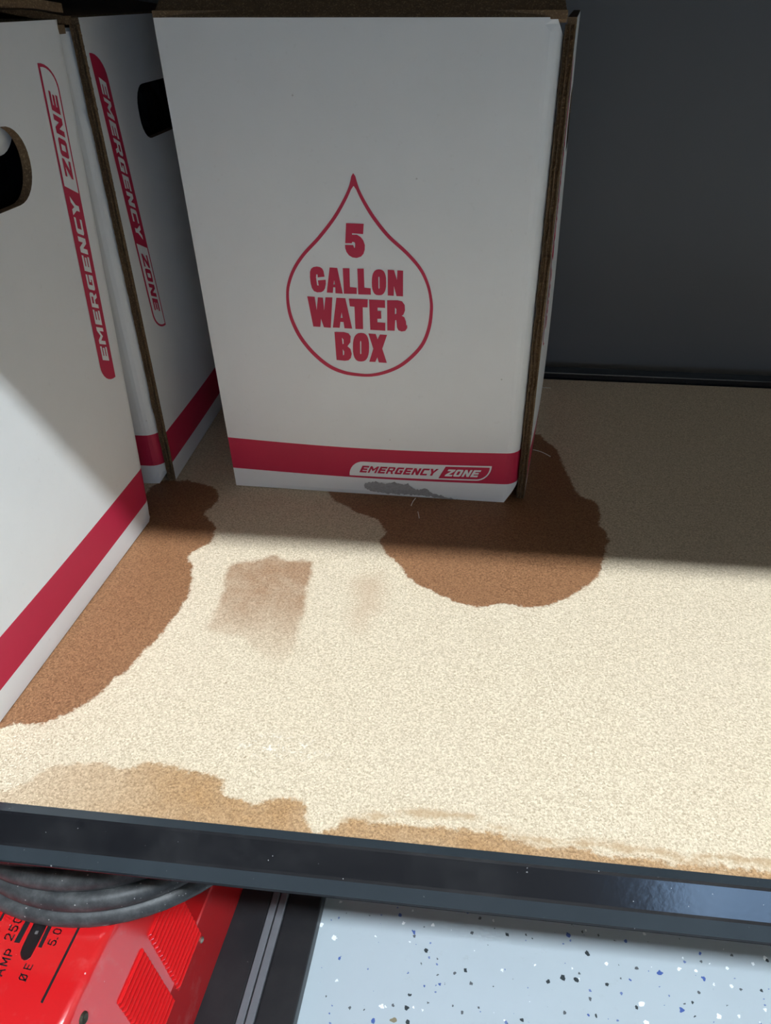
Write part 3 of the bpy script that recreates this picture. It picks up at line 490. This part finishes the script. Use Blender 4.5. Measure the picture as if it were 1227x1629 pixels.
# ------------------------------------------------------------------ cartons
BW, BD, BH, S0, S1 = 0.27, 0.27, 0.37676, 0.01972, 0.0523
TH = 0.0062
GLY = {
 'E': ([[(0,0),(.92,0),(.92,.24),(.3,.24),(.3,.38),(.84,.38),(.84,.62),(.3,.62),(.3,.76),(.92,.76),(.92,1),(0,1)]], 1.08),
 'M': ([[(0,0),(.24,0),(.24,.62),(.55,.25),(.86,.62),(.86,0),(1.1,0),(1.1,1),(.86,1),(.55,.6),(.24,1),(0,1)]], 1.28),
 'R': ([[(0,0),(.25,0),(.25,.35),(.5,.35),(.68,0),(.95,0),(.75,.38),(.92,.5),(.92,.88),(.8,1),(0,1)], [(.25,.55),(.67,.55),(.67,.8),(.25,.8)]], 1.1),
 'G': ([[(.12,0),(.92,0),(.92,.6),(.48,.6),(.48,.38),(.64,.38),(.64,.24),(.3,.24),(.3,.76),(.9,.76),(.9,1),(.12,1),(0,.88),(0,.12)]], 1.1),
 'N': ([[(0,0),(.29,0),(.29,.55),(.64,0),(.93,0),(.93,1),(.64,1),(.64,.45),(.29,1),(0,1)]], 1.1),
 'C': ([[(.12,0),(.9,0),(.9,.24),(.3,.24),(.3,.76),(.9,.76),(.9,1),(.12,1),(0,.88),(0,.12)]], 1.04),
 'Y': ([[(.31,0),(.62,0),(.62,.4),(.98,1),(.66,1),(.465,.64),(.27,1),(-.05,1),(.31,.4)]], 1.0),
 'Z': ([[(0,0),(.92,0),(.92,.24),(.42,.24),(.92,.76),(.92,1),(0,1),(0,.76),(.5,.76),(0,.24)]], 1.05),
 'O': ([[(.12,0),(.8,0),(.92,.12),(.92,.88),(.8,1),(.12,1),(0,.88),(0,.12)], [(.3,.24),(.63,.24),(.63,.76),(.3,.76)]], 1.1)}

def printed(name, layers, surf, parent, mats):
    """flat print: layers of (loops in surface coordinates, lift, material index)"""
    V, Fc, mi = [], [], []
    for loops, lift, m in layers:
        v2, tris = fill2d(loops, .006)
        b = len(V); V += [surf(u, v, lift) for u, v in v2]
        Fc += [tuple(b + i for i in t) for t in tris]; mi += [m] * len(tris)
    o = mesh_ob(name, V, Fc, mats, parent, mi)
    return o

def logo_layers(place, L, h, neg):
    """lozenge with the two words; place maps (along, up) to surface coordinates"""
    sh = .46; e = .85 * h
    arc1 = [(e - e * cos(a), h * sin(a)) for a in np.linspace(0, pi / 2, 9)]
    arc2 = [(L - e + e * sin(a), h - h * cos(a)) for a in np.linspace(0, pi / 2, 9)]
    pill = arc1 + [(L, h)] + arc2[::-1]
    d0 = .63 * L; k = .095 * h; d1 = d0 + sh * h
    inner = [(d0 + .02 * h, k), (L - e, k)] + [(L - e + (e - 1.15 * k) * sin(a), k + (h - 2 * k) * (1 - cos(a))) for a in np.linspace(.15, pi / 2, 8)] + [(d1 - .04 * h, h - k)]
    base, top = (0, 1)
    def word(w, s0, s1):
        lh = .47 * h; t0 = .26 * h
        tot = sum(GLY[c][1] for c in w) - .15; sx = (s1 - s0 - sh * lh) / tot; x = s0; out = []
        for c in w:
            out.append([[(x + px * sx + py * lh * sh, t0 + py * lh) for px, py in lp] for lp in GLY[c][0]]); x += GLY[c][1] * sx
        return out
    lay = [([pill], .00025, base), ([inner], .00045, top)]
    lay += [(g, .0005, top) for g in word('EMERGENCY', .072 * L, .628 * L)]
    lay += [(g, .0007, base) for g in word('ZONE', .675 * L, .93 * L)]
    return [([[place(*q) for q in lp] for lp in g], z, m) for g, z, m in lay]

def panel(name, loops, surf, parent, stripe=True, step=.009, th=TH, mats=None, folds=()):
    """corrugated panel with thickness; outer face white with the printed crimson band"""
    lines = []
    us = [q[0] for q in loops[0]]
    if stripe: lines = [[(min(us), z), (max(us), z)] for z in (S0, S1)]
    zs = [q[1] for q in loops[0]]
    lines = lines + [[(u, min(zs) + .012), (u, max(zs) - .008)] for u in folds]
    v2, tris = fill2d(loops, step, lines)
    n = len(v2)
    V = [surf(u, v, 0) for u, v in v2] + [surf(u, v, -th) for u, v in v2]
    Fc, mi = [], []
    cnt = {}
    for t in tris:
        cv = sum(v2[i][1] for i in t) / 3
        Fc.append(t); mi.append(1 if stripe and S0 < cv < S1 else 0)
        Fc.append(tuple(n + i for i in t[::-1])); mi.append(2)
        for a, b in ((t[0], t[1]), (t[1], t[2]), (t[2], t[0])): cnt[(a, b)] = 1
    for (a, b) in list(cnt):
        if (b, a) not in cnt: Fc.append((a, n + a, n + b, b)); mi.append(2)
    return mesh_ob(name, V, Fc, mats or [CARD, RED_INK, KRAFT], parent, mi)

def corr_edge(name, surf, parent, z0, z1, seed, wdt=.0066):
    """raw cut edge of double-wall board: three liners with torn flutes between"""
    rnd = random.Random(seed); nx, nz = 15, 170; V, Fc = [], []
    for j in range(nz + 1):
        z = z0 + (z1 - z0) * j / nz
        for i in range(nx + 1):
            f = i / nx
            ridge = max(math.exp(-((f - c) / .055) ** 2) for c in (.06, .5, .94))
            wob = mnoise.noise(Vector((f * 3, z * 70 + seed * 9, seed)))
            tear = max(0, mnoise.noise(Vector((f * 2.0, z * 30, seed + 4))) - .18)
            dep = -.0048 * (1 - ridge) + .0014 * wob + .0040 * tear + rnd.uniform(-.0003, .0003) + (.0009 * sin(z * 1900) if ridge < .5 else 0)
            V.append(surf(f * wdt + .0009 * wob, z, dep))
    for j in range(nz):
        for i in range(nx): Fc.append((j * (nx + 1) + i, j * (nx + 1) + i + 1, (j + 1) * (nx + 1) + i + 1, (j + 1) * (nx + 1) + i))
    return mesh_ob(name, V, Fc, KRAFT, parent)

def rrect(u0, u1, v0, v1, r, n=7):
    out = []
    for cx, cy, a0 in ((u1 - r, v0 + r, -pi / 2), (u1 - r, v1 - r, 0), (u0 + r, v1 - r, pi / 2), (u0 + r, v0 + r, pi)):
        for k in range(n): a = a0 + pi / 2 * k / (n - 1); out.append((cx + r * cos(a), cy + r * sin(a)))
    return out

def bulge(t, z, amp):
    t = min(max(t, 0), 1); q = min(max(z / BH, 0), 1)
    return amp * sin(pi * t) * sin(pi * q ** .6)

RC = .013
def carton(name, loc, rz, deform, front_amp, side_fn, hole, seam, front_loop, seed, right_round=False):
    root = empty(name, loc, rz)
    def front(u, v, o):
        d = max(0.0, u - (BW - RC)); yb = (RC - sqrt(max(0, RC * RC - d * d))) if seam else 0
        return deform(u, -bulge(u / BW, v, front_amp) - o + yb, v)
    xo = TH if seam else 0.0
    def right(u, v, o):
        x = BW + xo + side_fn(u, v) + o
        if right_round and u > BD - RC:
            a = (u - (BD - RC)) / RC
            if a < pi / 2: return deform(x - RC + (RC + o) * cos(a) - o + 0.0, BD - RC + (RC + o) * sin(a), v)
            return deform(x - o - RC - (a - pi / 2) * RC, BD + o, v)
        return deform(x, u, v)
    def left(u, v, o): return deform(-o, BD - u, v)
    def back(u, v, o): return deform(BW - u, BD + o, v)
    pf = panel('front_panel', [front_loop or [(0, 0), (BW, 0), (BW, BH), (0, BH)]], front, root, folds=[BW - RC * k for k in (1, .75, .5, .3, .15, .06)] if seam else ())
    y0 = .0085 if seam else 0.0
    ue = BD - RC + RC * pi / 2 + .02 if right_round else BD
    pr = panel('side_panel', [[(y0, 0), (ue, 0), (ue, BH), (y0, BH)], hole], right, root, step=.008, folds=[BD - RC + RC * pi / 2 * k for k in (0, .2, .4, .6, .8, 1)] if right_round else ())
    panel('side_panel', [[(0, 0), (BD, 0), (BD, BH), (0, BH)]], left, root, step=.03)
    ub = .03 if right_round else 0
    panel('back_panel', [[(ub, 0), (BW, 0), (BW, BH), (ub, BH)]], back, root, step=.03)
    panel('bottom_panel', [[(.008, .008), (BW - .008, .008), (BW - .008, BD - .008), (.008, BD - .008)]], lambda u, v, o: deform(u, v, .002 - o), root, stripe=False, step=.05, th=.0015)
    if seam:
        # raw board edge turned to the front at the glued corner
        corr_edge('corrugated_edge', lambda u, z, o: deform(BW - .0004 + u, .0040 - o, z), pr, .001, BH - .004, seed)
    return root, front, right, pf, pr

def id_def(x, y, z): return (x, y, z)

# --- middle carton: front faces the camera
def xl(z): return .0056 - .0378 * z
def xr(z): return .2727 - .0078 * min(z, .36)
def def3(x, y, z):
    a, b = xl(z), xr(z)
    return (a + x / BW * (b - a) if x <= BW else b + (x - BW), y, z)
def side3(u, v):
    q = v / BH
    return .099 * u + .0055 * sin(pi * min(1, u / BD)) * sin(pi * min(1, max(0, q)) ** .55)
hole3 = rrect(.07, .20, .284, .3265, .0205)
fl3 = [(0, 0), (.10, -.0005), (.258, -.0005), (BW, .018), (BW, BH - .012), (BW - .006, BH), (0, BH)]
c3, f3, r3, pf3, pr3 = carton('water_box', (-.21702, .59515, .0008), -.00886, def3, .008, side3, hole3, True, fl3, 1.0)
tag(c3, 'white water box with a red drop printed on its front, standing apart in the middle', 'box', 'white water boxes')
printed('water_drop_print', [([[(t * BW, z) for t, z in L] for L in g], .0003, 0) for g in DROP_PRINT.values()], f3, pf3, [RED_INK])
printed('brand_logo', logo_layers(lambda s, t: (.1135 + s, .0219 + t + .006 * s), .131, .0162, True), f3, pf3, [WHITE_INK, RED_INK])
printed('brand_logo', logo_layers(lambda s, t: (.014 + t, .355 - s), .213, .0205, False), r3, pr3, [RED_INK, WHITE_INK])
RAGGED = [(t + random.uniform(-1, 1) * .0035, max(-.0004, z + random.uniform(-1, 1) * .0010)) for t, z in resample(TORN_PATCH, .0042)]
tag(printed('torn_wet_edge', [([[(t * BW, z) for t, z in RAGGED]], .0006, 0)], f3, pf3, [TORN]), 'grey soaked and torn paper along the bottom edge')

def flap(name, surf, w, dep, root, taper=.012, mats=None, th=.005):
    return panel(name, [[(0, 0), (w, 0), (w - taper, dep), (taper, dep)]], surf, root, stripe=False, step=.03, th=th, mats=mats or [KRAFT, KRAFT, KRAFT])
an = math.radians(38)
flap('top_flap', lambda u, v, o: def3(u, v * cos(an) - o * sin(an) + .001, BH + v * sin(an) + o * cos(an) + .001), BW, .085, c3, .010)
flap('top_flap', lambda u, v, o: def3(u, BD - v, BH + .010 + o - .1 * v * 0), BW, .13, c3, .004)
flap('top_flap', lambda u, v, o: def3(v, u, BH + .004 + o), BD, .13, c3, .012)
flap('top_flap', lambda u, v, o: def3(BW - v, BD - u, BH + .004 + o), BD, .13, c3, .012)

# --- carton behind on the left: its right side faces the middle carton
def def2(x, y, z): return (x - .021 * z - BW, y, z)
fl2 = [(0, 0), (.262, -.0005), (BW, .010), (BW, BH - .006), (0, BH)]
c2, f2_, r2_, pf2, pr2 = carton('water_box', (-.2785, .59032, .0008), .00322, def2, .003, lambda u, v: bulge(u / BD, v, .003) - .0005, rrect(.082, .20, .2885, .329, .0175), True, fl2, 2.0)
tag(c2, 'white water box at the back left, half hidden between the other two boxes', 'box', 'white water boxes')
printed('brand_logo', logo_layers(lambda s, t: (.0135 + t + .075 * s, .3555 - s), .215, .0215, False), r2_, pr2, [RED_INK, WHITE_INK])
flap('top_flap', lambda u, v, o: def2(BW - v, BD - u, BH + .001 + o + .15 * v), BD, .13, c2, .012)
flap('top_flap', lambda u, v, o: def2(v, u, BH + .001 + o + .15 * v), BD, .13, c2, .012)
flap('top_flap', lambda u, v, o: def2(u, v, BH + .022 + o), BW, .13, c2, .012)

# --- nearest carton at the left edge of the picture
def def1(x, y, z): return (x - BW, y - BD - .0065 + .0483 * z, z)
c1, f1_, r1_, pf1, pr1 = carton('water_box', (-.27166, .54662, .0008), -.05794, def1, .0, lambda u, v: bulge(u / BD, v, .002), rrect(BD - .205, BD - .0735, .2835, .3265, .0205, 9), False, None, 3.0, True)
tag(c1, 'white water box nearest the camera, cut off by the left picture edge, with hand hole', 'box', 'white water boxes')
printed('brand_logo', logo_layers(lambda s, t: (BD - .0235 - t * 1.0 - .0 * s + .0, .142 + s), .213, .0195, False), r1_, pr1, [RED_INK, WHITE_INK])
flap('top_flap', lambda u, v, o: def1(BW - v - .001, BD - u, BH - .003 + o + .04 * v), BD, .13, c1, .004)
flap('top_flap', lambda u, v, o: def1(v, u, BH - .003 + o + .04 * v), BD, .13, c1, .004)
flap('top_flap', lambda u, v, o: def1(BW + .002 - u, BD - .004 - v, BH + .0085 + o + .004 * sin(v * 24) + .002 * sin(u * 40)), BW, .15, c1, .003, [KRAFT_IN, KRAFT_IN, KRAFT])
flap('top_flap', lambda u, v, o: def1(u, v + .002, BH + .0085 + o), BW, .10, c1, .003, [KRAFT_IN, KRAFT_IN, KRAFT])
def dark_backing2(u, v, o): return def2(BW - .012 + .004 * mnoise.noise(Vector((u * 40, v * 40, 7.0))) + o, u, v)
panel('dark_bag_backing', [rrect(.03, .245, .10, .352, .03)], dark_backing2, c2, stripe=False, step=.012, th=.002, mats=[BAG, BAG, BAG])  # dark sheet added behind this hole so the inside reads as deep shade
# what shows through the hand hole: dark bag film and the punched flap
def bagsurf(u, v, o):
    w = .006 * mnoise.noise(Vector((u * 45, v * 45, 3.1))) + .003 * mnoise.noise(Vector((u * 120, v * 120, 1.0)))
    return def1(BW - .030 + w + o, u, v)
o = panel('dark_bag_backing', [rrect(.03, .245, .10, .352, .03)], bagsurf, c1, stripe=False, step=.006, th=.002, mats=[BAG, BAG, BAG])
o.data.polygons.foreach_set('use_smooth', [True] * len(o.data.polygons))
panel('hand_hole_flap', [rrect(BD - .19, BD - .0665, .3085, .336, .0125)], lambda u, v, o: def1(BW - .0075 - (.336 - v) * .25 + o, u, v), c1, stripe=False, step=.012, th=.004, mats=[CARD, CARD, KRAFT])

# ------------------------------------------------------------------ loose paper fibres on the wet board
def fibre(label, pts, r):
    o = tube('paper_fibre', [tuple(q) for q in spline(pts, 5)], r, FIBRE, None, 6)
    tag(o, label, 'fibre')
fibre('short upright white fibre below the torn bottom edge of the middle box', [(-.0343, .5687, .0006), (-.0336, .565, .0012), (-.0324, .5588, .0006)], .0004)
fibre('thin curved white fibre on the wet board right of the middle box', [(.0757, .6950, .0006), (.084, .690, .0012), (.0928, .6826, .0006)], .0004)
fibre('tiny pale fibre at the back of the shelf beside the middle box', [(.094, .8475, .0006), (.0996, .8467, .001), (.104, .8475, .0006)], .0004)
fibre('wisp of torn paper hanging from the soaked bottom edge of the middle box', [(-.0375, .582, .0066), (-.0400, .579, .0040), (-.0412, .577, .0010)], .00035)

# ------------------------------------------------------------------ floor panel with grey rails, red machine, cable
pan = empty('black_floor_panel', (-.2285, .40, FLOOR_Z), math.radians(-3.0))
tag(pan, 'flat black panel with twin grey rails lying on the speckled floor', 'panel')
box_ob('panel_sheet', -.34, .040, -.42, .40, .0005, .0245, BLACKPANEL, pan, .002)
box_ob('panel_sheet', .059, .0985, -.42, .40, .0005, .0245, BLACKPANEL, pan, .002)
box_ob('rail', .0405, .0487, -.42, .40, .0005, .027, RAILGREY, pan, .0012)
box_ob('rail', .0500, .0586, -.42, .40, .0005, .027, RAILGREY, pan, .0012)

mat = box_ob('bounce_cut_mat', -1.5, 1.4, -1.75, .10, FLOOR_Z + .0005, FLOOR_Z + .011, simple('bounce_cut_black', (.018, .018, .019), .7, var=.2, scale=60), None, .004)  # unseen, added to keep light bounced off the floor from the box fronts
tag(mat, 'unseen black mat added in front of the shelving rack to cut floor bounce', 'mat')
MZ, MT = -.4755, -.25
mo = (-.2659, .263); mr_ = math.radians(-5.0)
mach = empty('red_welding_machine', (mo[0], mo[1], MZ), mr_)
tag(mach, 'red metal welding machine with louvred side and printed current scale, below the shelf', 'machine')
def w2l(x, y):
    dx, dy = x - mo[0], y - mo[1]
    return (dx * cos(mr_) + dy * sin(mr_), -dx * sin(mr_) + dy * cos(mr_))
HT = MT - MZ
# body: bent sheet profile in (x, z), swept along y
r = .008
prof = [(.0265, .0), (.0265, HT - .1215), (.0255, HT - .1185)] 
tilt = math.atan2(.0265, .119)
prof += [(-.0005 + .0018 - .0, HT - .0085)]
prof += [(-r + (r + .0006) * cos(a), HT - r + r * sin(a)) for a in np.linspace(.22, pi / 2, 8)]
prof += [(-.268 + r - r * sin(a), HT - r + r * cos(a)) for a in np.linspace(0, pi / 2, 6)]
prof += [(-.295, HT - .12), (-.295, 0)]
V, Fc = [], []
Y0, Y1 = -.22, .29
m = len(prof)
for y in (Y0, Y1):
    for x, z in prof: V.append((x, y, z))
for k in range(m - 1): Fc.append((k, k + 1, m + k + 1, m + k))
Fc.append((m - 1, 0, m, 2 * m - 1)); Fc.append(tuple(range(m))[::-1]); Fc.append(tuple(range(m, 2 * m)))
body = mesh_ob('body', V, Fc, REDPAINT, mach)
bm = bmesh.new(); bm.from_mesh(body.data); bmesh.ops.recalc_face_normals(bm, faces=bm.faces); bm.to_mesh(body.data); bm.free()
for f in body.data.polygons: f.use_smooth = 1 < f.index < m - 2
# side plane of the body: from (0.0013, HT-.0085) to (.0255, HT-.1185)
A2 = Vector((.0013, 0, HT - .0085)); B2 = Vector((.0255, 0, HT - .1185)); dn = (B2 - A2).normalized(); nn = Vector((-dn.z, 0, dn.x))
LOUV = None
def louvre(y0, y1, z):
    global LOUV
    t = (z - A2.z) / (B2.z - A2.z); c = A2 + (B2 - A2) * t
    if LOUV is None:
        w = .0054; h = .0030; L = .5
        V = []; 
        for y, s in ((-L, .12), (-L + .04, 1.0), (L - .04, 1.0), (L, .12)):
            V += [(-w / 2, y, -.001), (-w / 2, y, h * s * .9), (-w / 2 * .85, y, h * s), (w / 2, y, .0002)]
        Fc = []
        for k in range(3):
            b = k * 4
            for i in range(3): Fc.append((b + i, b + i + 1, b + 4 + i + 1, b + 4 + i))
        Fc += [(3, 2, 1, 0), (12, 13, 14, 15)]
        o = mesh_ob('louver', V, Fc, REDPAINT, mach); LOUV = o
        bm = bmesh.new(); bm.from_mesh(o.data); bmesh.ops.recalc_face_normals(bm, faces=bm.faces); bm.to_mesh(o.data); bm.free()
    else:
        o = LOUV.copy(); col.objects.link(o); o.parent = mach
    # local x -> down the sheet, y -> along, z -> outward
    o.matrix_local = Matrix(((dn.x, 0, nn.x, c.x), (0, 1, 0, (y0 + y1) / 2), (dn.z, 0, nn.z, c.z), (0, 0, 0, 1))) @ Matrix.Diagonal((1, y1 - y0, 1, 1))
NL = 14
for k in range(NL):
    f = k / (NL - 1); z = HT + (-.304 + .25) - f * .078
    ofs = w2l(-.2459, .3440)[1] - f * .006
    louvre(ofs - .028, ofs + .026, z)
    ofs2 = w2l(-.2489, .2820)[1] - f * .004
    louvre(ofs2 - .022, ofs2 + .024, z)
def disc(name, c, n, r, h, mat, parent, seg=16):
    n = Vector(n).normalized(); a = n.orthogonal().normalized(); b = n.cross(a); c = Vector(c); V = []
    for rr, hh in ((r, 0), (r, h * .6), (r * .7, h), ):
        for k in range(seg): V.append(c + a * rr * cos(2 * pi * k / seg) + b * rr * sin(2 * pi * k / seg) + n * hh)
    V.append(c + n * h * .55)
    Fc = [(j * seg + k, j * seg + (k + 1) % seg, (j + 1) * seg + (k + 1) % seg, (j + 1) * seg + k) for j in range(2) for k in range(seg)]
    Fc += [(2 * seg + k, 2 * seg + (k + 1) % seg, 3 * seg) for k in range(seg)]
    return mesh_ob(name, V, Fc, mat, parent)
sy = w2l(-.2305, .3640)[1]
disc('screw', (.0262, sy, HT - .150), (1, 0, 0), .0032, .002, STEEL, mach)
disc('bolt', (.0020, w2l(-.262, .235)[1], HT - .018), nn, .0052, .003, simple('dark_bolt', (.09, .085, .06), .4, .7), mach)
# panel print
def strip_poly(name, pts, z, mat, h=.0003):
    P = [w2l(*q) for q in pts]; n = len(P)
    ar = sum(P[i][0] * P[(i + 1) % n][1] - P[(i + 1) % n][0] * P[i][1] for i in range(n))
    if ar < 0: P = P[::-1]
    V = [(x, y, z + h) for x, y in P] + [(x, y, z - .0001) for x, y in P]
    Fc = [tuple(range(n))] + [(i, n + i, n + (i + 1) % n, (i + 1) % n) for i in range(n)]
    return mesh_ob(name, V, Fc, mat, mach)
strip_poly('scale_bar', [(-.3376, .3100), (-.3330, .3100), (-.3342, .2762), (-.3389, .2761)], HT, BLACKPRINT)
strip_poly('scale_bar', [(-.3175, .3100), (-.3138, .3100), (-.3144, .2745), (-.3176, .2748)], HT, BLACKPRINT)
strip_poly('scale_bar', [(-.3606, .330), (-.3586, .330), (-.3586, .2914), (-.3606, .2914)], HT, BLACKPRINT)
strip_poly('border_line', [(-.2908, .3150), (-.2888, .3150), (-.2937, .2354), (-.2957, .236)], HT, BLACKPRINT)
slot = [(-.3300, .3100), (-.3183, .3100), (-.3187, .2812), (-.3196, .2665), (-.3213, .2643), (-.3237, .2637), (-.3265, .2648), (-.3290, .2675), (-.3297, .2720)]
strip_poly('scale_slot', slot, HT, simple('slot_dark', (.03, .028, .03), .3), .0004)
cxs = sum(q[0] for q in slot) / len(slot); cys = sum(q[1] for q in slot) / len(slot)
P = [w2l(*q) for q in slot]; n = len(P); cx_, cy_ = w2l(cxs, cys)
V = [(x, y, HT + .0004) for x, y in P] + [(cx_ + (x - cx_) * .86, cy_ + (y - cy_) * .93, HT + .0030) for x, y in P]
bm = bmesh.new(); bv = [bm.verts.new(v) for v in V]
for i in range(n): bm.faces.new((bv[i], bv[(i + 1) % n], bv[n + (i + 1) % n], bv[n + i]))
bm.faces.new(bv[n:]); bmesh.ops.recalc_face_normals(bm, faces=bm.faces)
tag(bm_ob('scale_window', bm, CLEAR, mach), 'clear plastic window over the dark slot')
strip_poly('pointer', [(-.3245, .2860), (-.3222, .2862), (-.3222, .2838), (-.3245, .2836)], HT + .0006, simple('pointer_grey', (.45, .45, .45), .4), .0012)
SG = {'2': [[(0, .8), (.12, 1), (.5, 1), (.62, .82), (.55, .6), (0, 0), (.65, 0)]], '5': [[(.6, 1), (.08, 1), (.02, .55), (.4, .6), (.62, .42), (.6, .15), (.4, 0), (.12, 0), (0, .15)]],
      '0': [[(.15, 0), (.45, 0), (.6, .2), (.6, .8), (.45, 1), (.15, 1), (0, .8), (0, .2), (.15, 0)]], '.': [[(.1, .02), (.24, .02)]], 'A': [[(0, 0), (.35, 1), (.7, 0)], [(.13, .35), (.57, .35)]],
      'M': [[(0, 0), (.02, 1), (.38, .25), (.74, 1), (.76, 0)]], 'P': [[(0, 0), (0, 1), (.45, 1), (.6, .85), (.6, .6), (.45, .45), (0, .45)]], 'E': [[(.6, 0), (0, 0), (0, 1), (.6, 1)], [(0, .5), (.5, .5)]]}
SG['Ø'] = [SG['0'][0], [(-.08, -.08), (.68, 1.08)]]
def letters(name, chars, hgt, wd=.16):
    """chars: list of (glyph, world x, world y of the glyph centre); text runs towards the wall"""
    V, Fc = [], []
    for ch, wx, wy in chars:
        lx, ly = w2l(wx, wy)
        for pl in SG[ch]:
            for a, b in zip(pl[:-1], pl[1:]):
                a, b = Vector(a), Vector(b); d = (b - a).normalized() * wd * .5; nq = Vector((-d.y, d.x))
                q = [a - d - nq, b + d - nq, b + d + nq, a - d + nq]; base = len(V)
                V += [(lx - (v.y - .5) * hgt, ly + (v.x - .32) * hgt, HT + .0003) for v in q]; Fc.append(tuple(base + i for i in range(4)))
    return mesh_ob(name, V, Fc, BLACKPRINT, mach)
letters('scale_text', [('2', -.3449, .2798), ('5', -.3449, .2868), ('0', -.3449, .2938)], .0066)
letters('scale_text', [('5', -.3075, .2794), ('.', -.3075, .2840), ('0', -.3075, .2884)], .0060)
letters('scale_text', [('A', -.3385, .2530), ('M', -.3385, .2606), ('P', -.3385, .2682)], .0066)
letters('scale_text', [('Ø', -.3178, .2516), ('E', -.3178, .2596)], .0058)

# cable coil lying on the machine
RINGS = [(-.3097, .4639, .1666, -.2400), (-.3056, .4535, .1516, -.2240), (-.315, .4735, .163, -.2105), (-.345, .490, .169, -.198), (-.350, .500, .165, -.184)]
pts = []
NT_ = 72
for k in range(len(RINGS) - 1 + 1):
    for i in range(NT_):
        th = pi / 2 + 2 * pi * i / NT_          # starts at the wall side
        f = i / NT_
        w = min(1, max(0, (f - .78) / .22)); w = w * w * (3 - 2 * w)
        A = RINGS[k]; B = RINGS[min(k + 1, len(RINGS) - 1)]
        cx, cy, R, z = (A[j] * (1 - w) + B[j] * w for j in range(4))
        pts.append((cx + R * cos(th), cy + R * sin(th), z))
cab = tube('welding_cable', pts, .0093, RUBBER, None, 16)
tag(cab, 'thick dusty black rubber cable coiled on top of the red machine', 'cable')
